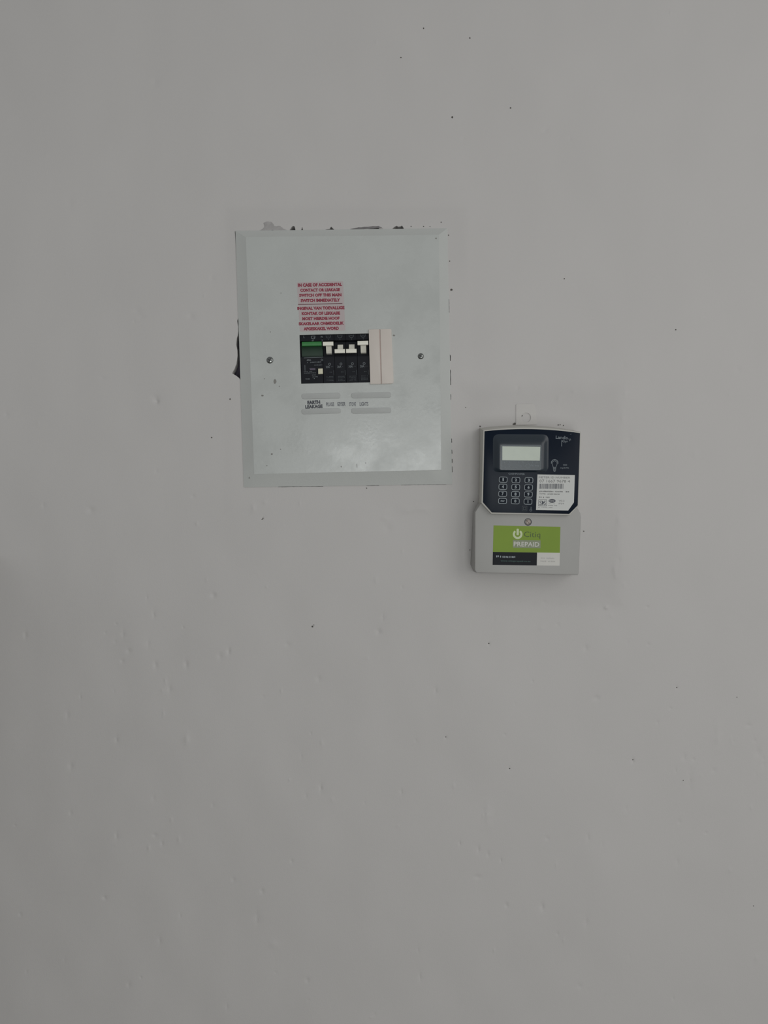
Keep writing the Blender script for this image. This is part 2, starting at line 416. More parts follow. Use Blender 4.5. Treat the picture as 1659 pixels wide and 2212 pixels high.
for m in MARKS:
    for i in range(int((m[0] - 3 * m[2]) // 60), int((m[0] + 3 * m[2]) // 60) + 1):
        for j in range(int((m[1] - 3 * m[3]) // 60), int((m[1] + 3 * m[3]) // 60) + 1):
            cell_marks.setdefault((i, j), []).append(m)

def build_wall():
    pts = []
    def grid(x0, x1, y0, y1, st, skip=None):
        ny = int(round((y1 - y0) / st)); nx = int(round((x1 - x0) / st))
        for j in range(ny + 1):
            for i in range(nx + 1):
                x = x0 + (x1 - x0) * i / nx + (st * 0.23 if j % 2 else -st * 0.23) * (0 < i < nx); y = y0 + (y1 - y0) * j / ny
                if skip and skip(x, y): continue
                pts.append((x, y))
    near = lambda x, y: -60 < x < 1720 and -60 < y < 2270
    grid(-60, 1720, -60, 2270, 12, lambda x, y: inside((x, y), HOLE))
    grid(-1500, 3200, -900, 3900, 100, lambda x, y: -90 < x < 1750 and -90 < y < 2300)
    for (mx, my, rx, ry, h) in MARKS:
        pts.append((mx, my))
        for k, n in ((0.55, 6), (1.05, 10), (1.7, 12), (2.5, 12)):
            for i in range(n):
                a = 2 * math.pi * (i + 0.5 * (k > 1)) / n
                x = mx + rx * k * math.cos(a); y = my + ry * k * math.sin(a)
                if not in_things(x, y, -12): pts.append((x, y))
    for t in range(0, 100):      # finer mesh along the edges of the made-good square
        for o in (-6, 0, 6):
            pts.append((1350 + o, 822 + t * 5)); pts.append((998 + o, 822 + t * 5))
            pts.append((998 + t * 3.6, 1300 + t * 0.1 + o)); pts.append((998 + t * 3.6, 826 + o))
    loops = [HOLE]
    vs, fs = cdt(pts, loops, [HOLE])
    P = [W(v[0], v[1], relief(v[0], v[1])) for v in vs]
    mb = MB()
    tris = []
    for f in fs:
        a, b, c = (P[i] for i in f)
        n = (b - a).cross(c - a)
        tris.append(f if n.y < 0 else (f[0], f[2], f[1]))
    mb.add(P, tris)
    # broken edge of the plaster, run back into the wall
    n = len(HOLE); ring = [W(x, y, relief(x, y)) for x, y in HOLE]
    back = [Vector((p.x, 0.012, p.z)) for p in ring]
    mb.add(ring + back, [(i, (i + 1) % n, n + (i + 1) % n, n + i) for i in range(n)])
    o = mb.build('wall_back', M['wall'], kind='structure')
    # the made-good areas get a slightly darker tone
    at_ = o.data.attributes.new('wall_tone', 'FLOAT', 'POINT')
    vals = []
    for v in o.data.vertices:
        px = CX + v.co.x / S; py = CY - (v.co.z - ZC) / S
        t = 0.055 * sm(-16, 34, patch_depth(px, py) + 9 * noise.noise(Vector((px * 0.02, py * 0.02, 1)))) * sm(960, 1010, px) + 0.035 * sm(-8, 14, band_depth(px, py)) * (1 - sm(540, 640, py))
        vals.append(1.0 - t)
    at_.data.foreach_set('value', vals)
    return o
wall = build_wall()

# the recess behind the board
mb = MB()
q = [W(498, 484, 0), W(984, 484, 0), W(984, 1058, 0), W(498, 1058, 0)]
f = [(v.x, 0.010, v.z) for v in q]; b = [(v.x, 0.020, v.z) for v in q]
mb.loft([b, f], True, False)
mb.build('recess', M['mortar'], wall, smooth=False)

# chips and dirt on the plaster
mb = MB()
def blob(pts, h, jit=0.8):
    out = []
    for i, p in enumerate(pts):
        nxt = pts[(i + 1) % len(pts)]
        out.append(p)
        for k in (0.33, 0.66):
            out.append((p[0] + (nxt[0] - p[0]) * k + rnd.uniform(-jit, jit), p[1] + (nxt[1] - p[1]) * k + rnd.uniform(-jit, jit)))
    return out
def scab(mb, pts, px=None, h=0.55, t=0.25):
    """thin raised flake following the wall"""
    c = (sum(p[0] for p in pts) / len(pts), sum(p[1] for p in pts) / len(pts))
    hh = max(relief(*p) for p in pts + [c]) + h
    mb.solid(pts, hh, hh - h - 0.6, 0.15)
scab(mb, blob([(556, 502.6), (558, 498), (566, 495), (571, 491), (569, 482), (574, 479), (586, 479), (591, 484), (593, 488), (606, 488), (611, 493), (624, 499), (624, 501)], 0), h=0.3)
mb.build('plaster_chip', M['scar'], wall)
mb = MB()
scab(mb, blob([(573, 502), (579, 499), (588, 496.5), (596, 499), (601, 501)], 0), h=0.45)
scab(mb, blob([(756, 495), (770, 492), (786, 490), (800, 489), (818, 488), (826, 492), (800, 494)], 0, 0.5), h=0.3)
mb.build('plaster_chip', M['scar_dark'], wall, label='darker grey chipped plaster')
mb = MB()
for (x, y, r) in [(675, 1353.5, 2.0), (678, 1350, 1.0), (568, 1119.5, 2.2), (566, 1122, 1.2), (975, 626, 2.4), (969, 508, 1.3), (971.5, 564, 1.2), (977, 253, 2.2), (1103, 233, 1.8), (1015, 82, 1.6), (866, 124, 1.5),
                  (915, 61, 1.4), (497, 862, 1.7), (457, 945, 1.5), (1111.5, 915.2, 2.8), (1109, 916.5, 1.8), (1037, 921, 1.7), (1206, 918, 1.5), (1210, 917.5, 1.3), (1217, 919, 1.2), (1127, 898, 2.0),
                  (888, 489, 1.1), (915, 489, 1.2), (929, 489.5, 1.0), (953, 480, 1.2), (515, 501.5, 1.6), (528, 501.5, 1.3), (535, 502, 1.0), (1261, 1147.5, 1.4), (1056, 1390, 1.6), (1367, 1641, 1.4),
                  (1219, 602, 1.3), (1476, 1686, 1.0), (792, 1054.5, 1.3), (1015, 1188, 1.2), (1023, 1083, 1.3), (1101, 1660, 1.3), (1462, 1485, 1.2), (1592, 1506, 1.0), (1628, 1957, 1.0), (963, 1592, 1.2),
                  (572.5, 487, 1.0), (1006, 880, 1.1), (1460, 712, 1.4)]:
    hh = relief(x, y)
    mb.solid([(x + r * math.cos(a) * rnd.uniform(0.75, 1.2), y + r * math.sin(a) * rnd.uniform(0.75, 1.2)) for a in [i * math.pi / 4 for i in range(8)]], hh + 0.25, hh - 0.6)
mb.build('dirt_speck', M['speck'], wall, kind='stuff')

# floor under the wall, out of the picture but part of the room
mb = MB()
mb.add([(-1.3, 0.02, 0), (1.6, 0.02, 0), (1.6, -5, 0), (-1.3, -5, 0), (-1.3, 0.02, -0.05), (1.6, 0.02, -0.05), (1.6, -5, -0.05), (-1.3, -5, -0.05)],
       [(0, 3, 2, 1), (4, 5, 6, 7), (0, 1, 5, 4), (1, 2, 6, 5), (2, 3, 7, 6), (3, 0, 4, 7)])
mb.build('floor', M['floor'], smooth=False, kind='structure')

# added unseen partition standing out from the wall, just left of the picture; it shades the lower left of the plaster
mb = MB()
mb.add([(-0.553, 0.02, 0), (-0.453, 0.02, 0), (-0.453, -2.2, 0), (-0.553, -2.2, 0), (-0.553, 0.02, 1.5), (-0.453, 0.02, 1.5), (-0.453, -2.2, 1.5), (-0.553, -2.2, 1.5)],
       [(0, 3, 2, 1), (4, 5, 6, 7), (0, 1, 5, 4), (1, 2, 6, 5), (2, 3, 7, 6), (3, 0, 4, 7)])
mb.build('shade_blocker', M['blocker'], smooth=False, kind='structure')

# ------------------------------------------------------------------ the distribution board
base = W(748, 775, 0)
board = thing('distribution_board', base, 'light grey steel electrical board with black breakers and red warning text in wall', 'electrical board')
HI = 7.0       # face height of the cover
INNER = [(531, 512), (948, 507), (953, 1015), (549, 1024)]
# sloping rim
mb = MB()
o = [W(x, y, 1.2) for x, y in LID]; i_ = [W(x, y, HI) for x, y in INNER]
def sub(q, n=12):
    out = []
    for k in range(4):
        a, b = q[k], q[(k + 1) % 4]
        out += [a + (b - a) * (t / n) for t in range(n)]
    return out
O = sub(o); I = sub(i_); SK = [Vector((p.x, 0.003, p.z)) for p in O]; O2 = [p + (Vector((0, 0, ZC + (CY - 775) * S)) * 0) for p in O]
mid = [a * 0.06 + b * 0.94 for a, b in zip(O, I)]; mid = [Vector((p.x, p.y + 0.00015, p.z)) for p in mid]
n = len(O)
vs = I + mid + O + SK; fs = []
for k in range(3):
    for t in range(n):
        u = (t + 1) % n
        fs.append((k * n + u, k * n + t, (k + 1) * n + t, (k + 1) * n + u))
mb.add(vs, [tuple(reversed(f)) for f in fs])
mb.build('rim', M['rim'], board, label='sloping rim painted over with wall paint')
# flat enamel face with the cut-out for the breakers
BQ = [(647.0, 723.6), (796.3, 720.0), (798.6, 826.2), (650.6, 829.0)]       # black field
CUT = [(647.0, 723.6), (846, 718.8), (849, 825.0), (650.6, 829.0)]
mb = MB()
vs, fs = cdt([], [INNER, CUT], [CUT])
P = [W(v[0], v[1], HI) for v in vs]
mb.add(P, [f if (P[f[1]] - P[f[0]]).cross(P[f[2]] - P[f[0]]).y < 0 else (f[0], f[2], f[1]) for f in fs])
r1 = [W(x, y, HI) for x, y in CUT]; r2 = [Vector((p.x, p.y + 0.0012, p.z)) for p in r1]
mb.add(r1 + r2, [(t, (t + 1) % 4, 4 + (t + 1) % 4, 4 + t) for t in range(4)])
mb.build('cover_plate', M['enamel'], board, smooth=False, label='glossy pale grey enamelled face')
# cover screws
for (x, y, r) in ((583, 778, 7.4), (909, 769.5, 6.6)):
    mb = MB(); mb.dome(x, y, r, HI, 1.5)
    so = mb.build('screw', M['steel'], board)
    mb = MB()
    for a in (0.35, 0.35 + math.pi / 2):
        ca, sa = math.cos(a) * r * 0.55, math.sin(a) * r * 0.55; w = 0.8
        nx, ny = -math.sin(a) * w, math.cos(a) * w
        mb.solid([(x + ca + nx, y + sa + ny), (x + ca - nx, y + sa - ny), (x - ca - nx, y - sa - ny), (x - ca + nx, y - sa + ny)], HI + 1.62, HI + 0.9)
    mb.build('cross_slot', M['slot'], so, smooth=False)
# chips in the enamel
mb = MB()
for (x, y, rx, ry) in [(594, 824.5, 3.0, 5.5), (566.5, 854.5, 3.0, 2.0), (603.5, 834.5, 1.2, 1.1), (587, 981, 2.2, 1.8), (576.5, 1006, 1.2, 1.2), (539, 1032, 2.0, 1.9), (606, 970.5, 1.2, 1.2), (942, 515, 1.8, 1.8),
                       (607, 633, 1.0, 1.0), (584, 717, 0.9, 1.6), (851, 724.5, 2.4, 1.8), (737, 1008, 1.0, 1.6), (790, 1000, 0.7, 1.6), (771, 1006, 0.6, 5), (571, 818, 1, 1)]:
    hh = HI if INNER[0][0] + 12 < x < 948 and y < 1018 else 4.4
    mb.solid([(x + rx * math.cos(a) * rnd.uniform(0.75, 1.15), y + ry * math.sin(a) * rnd.uniform(0.75, 1.15)) for a in [k * math.pi / 5 for k in range(10)]], hh + 0.12, hh - 0.5)
mb.build('paint_chip', M['chip'], board, smooth=False, kind='stuff')
# label rails: four low rounded bars
for (x0, y0, x1, y1, x2, y2, x3, y3) in ((651, 850, 735, 848, 735.5, 860.5, 652, 862.2), (758.5, 848.5, 845, 846.5, 845, 858.8, 759, 860.2),
                                         (651, 883, 736, 881.5, 736.5, 892.5, 652, 895), (758.5, 881.5, 845, 880, 845.5, 892, 759.5, 893.7)):
    mb = MB(); mb.solid(rounded([(x0, y0), (x1, y1), (x2, y2), (x3, y3)], 6, 5), HI + 0.7, HI - 0.3, 0.5)
    mb.build('label_rail', M['rail'], board)
# red warning, two languages
mb = MB(); mb.flat(rounded([(641, 610), (741, 607), (746, 714), (648, 716.5)], 3), HI + 0.05)
warn = mb.build('warning_backing', M['pinkbleed'], board, smooth=False, label='added pink colour bleed behind red capital lettering in two languages')
rows = [('IN CASE OF ACCIDENTAL', 643.3, 612.3, 738.5, 610.4, 7.6), ('CONTACT OR LEAKAGE', 648.4, 623.6, 734.2, 622.0, 7.2), ('SWITCH OFF THIS MAIN', 646, 634.6, 737.4, 633.2, 7.0),
        ('SWITCH IMMEDIATELY', 649.2, 645.9, 734.6, 644.4, 7.0), ('INGEVAL VAN TOEVALLIGE', 642.1, 662.8, 744, 660.9, 7.2), ('KONTAK OF LEKKASIE', 651.5, 673.9, 734.6, 672.7, 7.0),
        ('MOET HIERDIE HOOF', 652.7, 685, 733.4, 683.7, 7.0), ('SKAKELAAR ONMIDDELIK', 644.9, 696, 742.8, 694.4, 7.0), ('AFGESKAKEL WORD', 655.5, 707, 731.9, 705.6, 7.0)]
mb = MB()
for (t, x0, y0, x1, y1, hh) in rows:
    mb.text(t, [(x0, y0), (x1, y1), (x1 + 0.4, y1 + hh), (x0 + 0.4, y0 + hh)], HI + 0.1, bold=0.06)
mb.build('warning_text', M['redprint'], warn, smooth=False)
mb = MB(); mb.stroke([(644, 657.7), (739.5, 655.6)], 1.7, HI + 0.1)
mb.build('rule_line', M['rule'], warn, smooth=False)
# circuit names
mb = MB()
mb.text('EARTH', [(663.9, 865.6), (691.4, 864.6), (691.8, 872.8), (664.2, 873.8)], HI + 0.06, bold=0.055)
mb.text('LEAKAGE', [(659.2, 875), (696.6, 873.6), (697.2, 881.4), (659.6, 882.8)], HI + 0.06, bold=0.055)
mb.build('circuit_name', M['inkprint'], board, smooth=False)
for (t, x0, x1, y0) in (('PLUGS', 704.3, 721.6, 869.3), ('GEYSER', 728.2, 746.1, 868.7), ('STOVE', 754.3, 768.6, 869.0), ('LIGHTS', 776.6, 795.4, 868.5)):
    mb = MB(); mb.text(t, [(x0, y0), (x1, y0 - 0.3), (x1 + 0.3, y0 + 8.3), (x0 + 0.3, y0 + 8.6)], HI + 0.06, bold=0.03)
    mb.build('circuit_name', M['inkfaded'], board, smooth=False)

# breaker modules
def mod(u0, u1):
    return [bil(BQ, u0, 0), bil(BQ, u1, 0), bil(BQ, u1, 1), bil(BQ, u0, 1)]
PROFILE = [(0.0, 4.4), (0.125, 4.4), (0.14, -3.0), (0.44, -3.0), (0.452, 5.3), (0.475, 5.6), (0.50, 5.2), (0.995, 5.0)]
def profile_body(q, prof, ua=0.015, ub=0.985):
    mb = MB()
    # module edges are straight back: take x,z from the module's front corners
    L = []; R = []
    for (v, h) in prof:
        a = bil(q, ua, v); b = bil(q, ub, v)
        pa = W(a[0], a[1], 5); pb = W(b[0], b[1], 5)
        L.append(Vector((pa.x, -h * 0.001, pa.z))); R.append(Vector((pb.x, -h * 0.001, pb.z)))
    n = len(prof)
    Lb = [Vector((p.x, 0.045, p.z)) for p in (L[0], L[-1])]; Rb = [Vector((p.x, 0.045, p.z)) for p in (R[0], R[-1])]
    vs = L + R + Lb + Rb; fs = []
    for k in range(n - 1): fs.append((k, n + k, n + k + 1, k + 1))
    fs.append(tuple(range(n)) + (2 * n + 1, 2 * n))
    fs.append(tuple(range(2 * n - 1, n - 1, -1)) + (2 * n + 2, 2 * n + 3))
    fs.append((n, 0, 2 * n, 2 * n + 2)); fs.append((n - 1, 2 * n - 1, 2 * n + 3, 2 * n + 1)); fs.append((2 * n, 2 * n + 1, 2 * n + 3, 2 * n + 2))
    mb.add(vs, fs); return mb
def wedge(mb, q, u0, u1, prof):
    """a bar of side profile prof (v, h) closed, spanning u0..u1 of the module"""
    L = []; R = []
    for (v, h) in prof:
        a = bil(q, u0, v); b = bil(q, u1, v); pa = W(a[0], a[1], 6); pb = W(b[0], b[1], 6)
        L.append((pa.x, -h * 0.001, pa.z)); R.append((pb.x, -h * 0.001, pb.z))
    mb.loft([L, R])
def lever(q, up, m, parent, u0=0.05, u1=0.95, s0=0.29, s1=0.76, name='lever', label=None):
    mb = MB()
    if up:
        wedge(mb, q, u0, u1, [(0.160, 8.2), (0.165, 9.6), (0.175, 9.9), (0.235, 9.9), (0.243, 9.6), (0.246, 7.0), (0.20, 6.2)])
        wedge(mb, q, s0, s1, [(0.20, 8.0), (0.238, 6.0), (0.375, 1.0), (0.385, -3.0), (0.25, -3.0)])
    else:
        wedge(mb, q, u0, u1, [(0.318, 7.0), (0.321, 9.6), (0.33, 9.9), (0.392, 9.9), (0.400, 9.6), (0.402, 8.0), (0.36, 6.2)])
        wedge(mb, q, s0, s1, [(0.36, 8.0), (0.325, 6.0), (0.20, 1.0), (0.19, -3.0), (0.33, -3.0)])
    return mb.build(name, m, parent, label=label)
def at(q, u, v): return bil(q, u, v)
PH = 5.55
EL = (0.0, 0.328); BR = [(0.328, 0.496), (0.496, 0.661), (0.661, 0.829), (0.829, 1.0)]
# earth leakage unit (two modules wide)
q = mod(*EL)
el = profile_body(q, PROFILE, 0.03, 0.985).build('earth_leakage_breaker', M['black'], board)
mb = MB()
wedge(mb, q, 0.10, 0.97, [(0.148, 6.6), (0.152, 8.2), (0.165, 8.4), (0.225, 8.4), (0.236, 8.0), (0.240, 5.0), (0.19, 4.5)])
mb.build('lever', M['green'], el, label='wide green lever')
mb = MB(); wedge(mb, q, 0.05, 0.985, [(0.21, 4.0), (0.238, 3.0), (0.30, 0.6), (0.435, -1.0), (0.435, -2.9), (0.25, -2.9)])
mb.build('lever_shade', M['green_shade'], el, label='lower part of the green lever with shade in its colour')
mb = MB(); mb.solid([(687.2, 796.2), (697.0, 795.8), (697.4, 807.4), (687.4, 807.9)], 7.4, 3, 0.4)
mb.build('test_button', M['button'], el, label='ivory square test button')
mb = MB()
mb.text('L', [(655.5, 725), (658.5, 725), (658.5, 730), (655.5, 730)], 4.55)
mb.stroke(rounded([(672.5, 726), (680.5, 725.8), (680, 731), (676.5, 732.5), (673, 731)], 1), 1.3, 4.55, True)
mb.dashes(673, 729, 680, 729, 2.2, 4.55, rnd)
mb.text('N', [(693, 725), (696.5, 725), (696.5, 729.5), (693, 729.5)], 4.55, bold=0.03)
mb.dashes(671.5, 736, 683, 735.7, 2.0, 4.55, rnd)
mb.stroke([(695.8, 733), (695.9, 737.5)], 1.0, 4.55)
mb.build('print', M['greyprint'], el, smooth=False)
mb = MB()
mb.stroke([(656, 773.2), (698, 771.6)], 0.9, 5.75)
mb.text('60A', [(662.5, 776), (672, 775.8), (672, 779.7), (662.5, 779.9)], PH, bold=0.03)
mb.stroke(circle(695.4, 777.6, 2.0, 14), 0.9, PH, True)
mb.dashes(663.3, 783.2, 693.5, 781.8, 2.6, PH, rnd)
mb.dashes(679, 788.8, 697, 788.2, 1.5, PH, rnd)
mb.stroke([(658.6, 788.6), (658.9, 801)], 1.0, PH); mb.dashes(661, 792.2, 666.5, 792, 1.6, PH, rnd)
mb.dashes(656.6, 802.9, 674.7, 802.4, 1.8, PH, rnd); mb.dashes(656.6, 806, 682.5, 805.4, 1.5, PH, rnd)
mb.dashes(674, 810, 683.3, 809.8, 2.0, PH, rnd); mb.dashes(675, 814.2, 687, 813.8, 2.0, PH, rnd); mb.dashes(675, 817.7, 681, 817.5, 1.6, PH, rnd)
mb.dashes(660, 818.6, 670, 818.6, 2.0, PH, rnd)
mb.build('print', M['greyprint'], el, smooth=False)
mb = MB(); mb.flat([(668.4, 795.6), (681.2, 795.3), (681.2, 799.2), (670, 799.6)], PH)
mb.build('print', M['mauveprint'], el, smooth=False)
# four single-pole breakers
ratings = ['20A', '20A', '30A', '20A']
for k, (a, b) in enumerate(BR):
    q = mod(a, b); up = k in (0, 3)
    body = profile_body(q, PROFILE).build('circuit_breaker', M['black'], board)
    lever(q, up, M['lever'], body, label='ivory lever pushed up' if up else 'ivory lever pulled down')
    mb = MB()
    P2 = lambda u, v: at(q, u, v)
    mb.stroke([P2(0.32, 0.02), P2(0.34, 0.055), P2(0.44, 0.075), P2(0.62, 0.075), P2(0.70, 0.055), P2(0.72, 0.02)], 1.2, 4.55)
    mb.stroke([P2(0.40, 0.035), P2(0.64, 0.035)], 0.9, 4.55)
    mb.stroke([P2(0.53, 0.095), P2(0.54, 0.122)], 1.0, 4.55)
    mb.build('print', M['dimprint'], body, smooth=False)
    mb = MB(); m = M['greyprint']
    c = P2(0.56, 0.612)
    mb.stroke(circle(c[0], c[1], 2.3, 14), 1.0, PH, True)
    mb.text(ratings[k], [P2(0.22, 0.643), P2(0.58, 0.643), P2(0.58, 0.69), P2(0.22, 0.69)], PH, bold=0.02)
    mb.build('print', m, body, smooth=False)
    mb = MB()
    p = P2(0.55, 0.775); p2 = P2(0.8, 0.775); mb.dashes(p[0], p[1], p2[0], p2[1], 2.0, PH, rnd)
    mb.stroke([P2(0.9, 0.74), P2(0.91, 0.84)], 0.9, PH)
    for v in (0.865, 0.89, 0.92, 0.945):
        p = P2(0.28, v); p2 = P2(0.88, v); mb.dashes(p[0], p[1], p2[0], p2[1], 1.4, PH, rnd)
    p = P2(0.66, 0.665); p2 = P2(0.9, 0.665); mb.dashes(p[0], p[1], p2[0], p2[1], 1.4, PH, rnd)
    mb.build('print', M['dimprint'], body, smooth=False)
# two cream blanks over the unused ways
mb = MB(); mb.solid(rounded([(796.4, 711.5), (819.6, 710.8), (823.2, 829.4), (799.6, 829.6)], [1, 0.6, 0.6, 1.5]), 9.2, 0, 0.4)
mb.build('blank_cover', M['cream'], board)
mb = MB(); mb.solid(rounded([(820.6, 710.8), (845.5, 710.4), (850.5, 828.4), (824.2, 829.4)], [0.6, 3, 5, 0.6]), 9.0, 0, 0.5)
mb.build('blank_cover', M['cream'], board)
mb = MB(); mb.stroke([(820.2, 712), (823.7, 829)], 1.5, 9.05)
mb.build('seam_strip', M['seam'], board, smooth=False)

# ------------------------------------------------------------------ the prepaid meter
base = W(1140, 1085, 0)
meter = thing('prepaid_meter', base, 'grey and navy prepaid electricity meter with keypad, screen and green sticker', 'electricity meter')
HF = 40.0
# upper housing: loft from the footprint on the wall to the front bezel
def resample_top(a, pk, b, n=9):
    out = []
    for i in range(n):
        t = i / (n - 1); x = a[0] + (b[0] - a[0]) * t
        y = a[1] + (b[1] - a[1]) * t; bow = pk * (1 - (2 * t - 1) ** 2)
        out.append((x, y - bow))
    return out
front = resample_top((1043.8, 929.2), 8.3, (1255.2, 933.2)) + [(1250.6, 1093.0), (1231.2, 1113.4), (1061.2, 1110.4), (1039.6, 1086.8)]
foot = resample_top((1036.2, 924.4), 8.5, (1239.0, 929.5)) + [(1236, 1092), (1222, 1106), (1056, 1106), (1033.5, 1086)]
fr = [W(x, y, HF) for x, y in front]; ft = [W(x, y, 0) for x, y in foot]
o2 = [(p.x, p.z) for p in fr]
if area2(o2) > 0:
    fr.reverse(); ft.reverse(); o2.reverse()
fi = inset(o2, 0.0012)
rings = [[(p[0], -HF * 0.001, p[1]) for p in fi], [(p[0] * 0.7 + q_[0] * 0.3, -(HF - 0.3) * 0.001, p[1] * 0.7 + q_[1] * 0.3) for p, q_ in zip(o2, fi)],
         [(p.x * 0.97 + t.x * 0.03, -(HF - 1.3) * 0.001, p.z * 0.97 + t.z * 0.03) for p, t in zip(fr, ft)], [(t.x, 0.001, t.z) for t in ft]]
mb = MB(); mb.loft(rings)
mb.build('housing', M['meter'], meter)
# dark face
face_o = resample_top((1046.9, 931.4), 6.6, (1253.2, 935.6), 13) + [(1248.2, 1091.6), (1229.6, 1110.2), (1062.6, 1106.9), (1043.4, 1085.0)]
mb = MB(); mb.solid(face_o, HF + 0.7, HF - 1, 0.3)
face = mb.build('face_panel', M['face'], meter, label='navy black glossy front')
FZ = HF + 0.75
# raised surround of the screen
def rq(x0, y0, x1, y1, r, sk=0.0):
    return rounded([(x0, y0), (x1, y0 + sk), (x1 - 0.8, y1 + sk), (x0 - 0.3, y1)], r, 5)
rings = []
for f_, h in ((0, 3.3), (0.12, 3.2), (0.35, 2.5), (0.6, 1.4), (0.8, 0.55), (1.0, 0.02)):
    pts = rq(1081 - 16 * f_, 960 - 22 * f_, 1171 + 14 * f_, 1015 + 5 * f_, 4 + 9 * f_, 0.6)
    rings.append([W(x, y, FZ + h) for x, y in pts])
rings = [list(reversed(r)) if area2([(p.x, p.z) for p in rings[0]]) > 0 else r for r in rings]
mb = MB(); mb.loft(rings, True, True)
mb.build('screen_surround', M['surround'], face)
WZ = FZ + 3.35
mb = MB(); mb.solid(rq(1082.6, 961.5, 1169.3, 1013.4, 3, 0.5), WZ + 0.1, WZ - 0.5)
mb.build('screen_window', M['window'], face, smooth=False)
mb = MB(); mb.flat([(1085.2, 964), (1167.3, 965), (1166.2, 995.2), (1085.0, 994)], WZ + 0.18)
mb.build('display', M['lcd'], face, smooth=False, label='pale grey green blank display')
mb = MB()
mb.stroke(rq(1082.8, 961.6, 1169.2, 1013.4, 3, 0.5), 0.8, WZ + 0.15, True)
for x in (1090, 1100.5, 1120.5, 1130, 1140.5, 1150, 1160): mb.stroke([(x, 996.2), (x, 1000.5)], 0.8, WZ + 0.15)
mb.stroke(circle(1140.4, 1006.6, 4.4, 18), 0.9, WZ + 0.15, True)
mb.stroke([(1140.4, 1004), (1140.4, 1009)], 0.9, WZ + 0.15)
mb.stroke([(1145, 1008), (1147.5, 1003.5)], 0.7, WZ + 0.15)
mb.dashes(1122, 1006.3, 1128, 1006.3, 1.8, WZ + 0.15, rnd); mb.dashes(1132, 1006.6, 1135, 1006.6, 1.3, WZ + 0.15, rnd); mb.dashes(1148.5, 1005.8, 1152.5, 1005.8, 3.6, WZ + 0.15, rnd)
mb.dashes(1156, 1006.3, 1164.5, 1006.3, 4, WZ + 0.15, rnd)
mb.stroke(circle(1098.5, 1005.5, 3.2, 12), 0.6, WZ + 0.15, True); mb.dashes(1089, 1008.8, 1095, 1008.8, 1.2, WZ + 0.15, rnd)
mb.build('print', M['softprint'], face, smooth=False)
# lettering on the face
mb = MB()
mb.text('CASHPOWER', [(1098.2, 1021.4), (1133.8, 1022.3), (1133.8, 1025.9), (1098.2, 1025)], FZ, bold=0.02)
mb.build('print', M['softprint'], face, smooth=False)
mb = MB()
mb.text('Landis', [(1200.9, 940.8), (1226.6, 942.2), (1226.2, 949.0), (1200.5, 947.8)], FZ, bold=0.012)
mb.text('Gyr', [(1214.8, 950.2), (1227, 950.8), (1226.6, 957.4), (1214.4, 957)], FZ, bold=0.01)
mb.stroke([(1213.4, 951), (1213.2, 964.2)], 1.2, FZ)
mb.stroke([(1228.2, 948.6), (1233.6, 950.6)], 1.2, FZ); mb.stroke([(1231.6, 947.4), (1230.2, 952.6)], 1.2, FZ)
mb.stroke([(1225, 946.8), (1228, 948.2), (1231.5, 951.2)], 0.8, FZ)
mb.dashes(1231.5, 938, 1236, 937.6, 1.0, FZ, rnd)
mb.build('brand_lettering', M['softprint'], face, smooth=False)
mb = MB()
mb.text('1000', [(1216.4, 1002.7), (1224.8, 1002.9), (1224.8, 1006.1), (1216.4, 1005.9)], FZ, bold=0.01)
mb.text('imp/kWh', [(1210.4, 1008.8), (1228.8, 1009.1), (1228.8, 1013.4), (1210.4, 1013.1)], FZ, bold=0.01)
mb.build('print', M['softprint'], face, smooth=False)
mb = MB()      # light bulb emblem
mb.stroke([(1194.2, 1006.6), (1192.8, 1003.2), (1192.8, 999.4), (1194.6, 996.6), (1198, 995.4), (1201.4, 996.6), (1203.4, 999.6), (1203.2, 1003.2), (1201.8, 1006.6), (1200.6, 1010), (1200.2, 1016.4), (1195.6, 1016.4), (1195.2, 1010)], 1.0, FZ, True)
mb.stroke([(1191.0, 1001.5), (1191.4, 997), (1194.2, 993.6), (1198.2, 992.6), (1202.2, 993.8), (1205, 997), (1205.4, 1001.5)], 1.4, FZ)
for y in (1009.5, 1012, 1014.5): mb.stroke([(1195.4, y), (1200.4, y)], 1.2, FZ)
mb.stroke([(1196, 1018.2), (1199.8, 1018.2)], 1.5, FZ)
mb.build('bulb_emblem', M['softprint'], face, smooth=False)
mb = MB()      # nested squares and a small plug mark under the keys
mb.stroke([(1128, 1093.2), (1138.4, 1093.4), (1138.2, 1103.6), (1127.8, 1103.4)], 1.0, FZ, True)
mb.stroke([(1130.6, 1095.8), (1135.8, 1096), (1135.6, 1101), (1130.4, 1100.8)], 1.2, FZ, True)
mb.build('print', M['dimprint'], face, smooth=False)
mb = MB()
mb.stroke([(1147.2, 1094.6), (1147.0, 1099.4)], 1.0, FZ); mb.stroke(circle(1146.6, 1102, 2.2, 12), 0.9, FZ, True)
mb.build('print', M['softprint'], face, smooth=False)
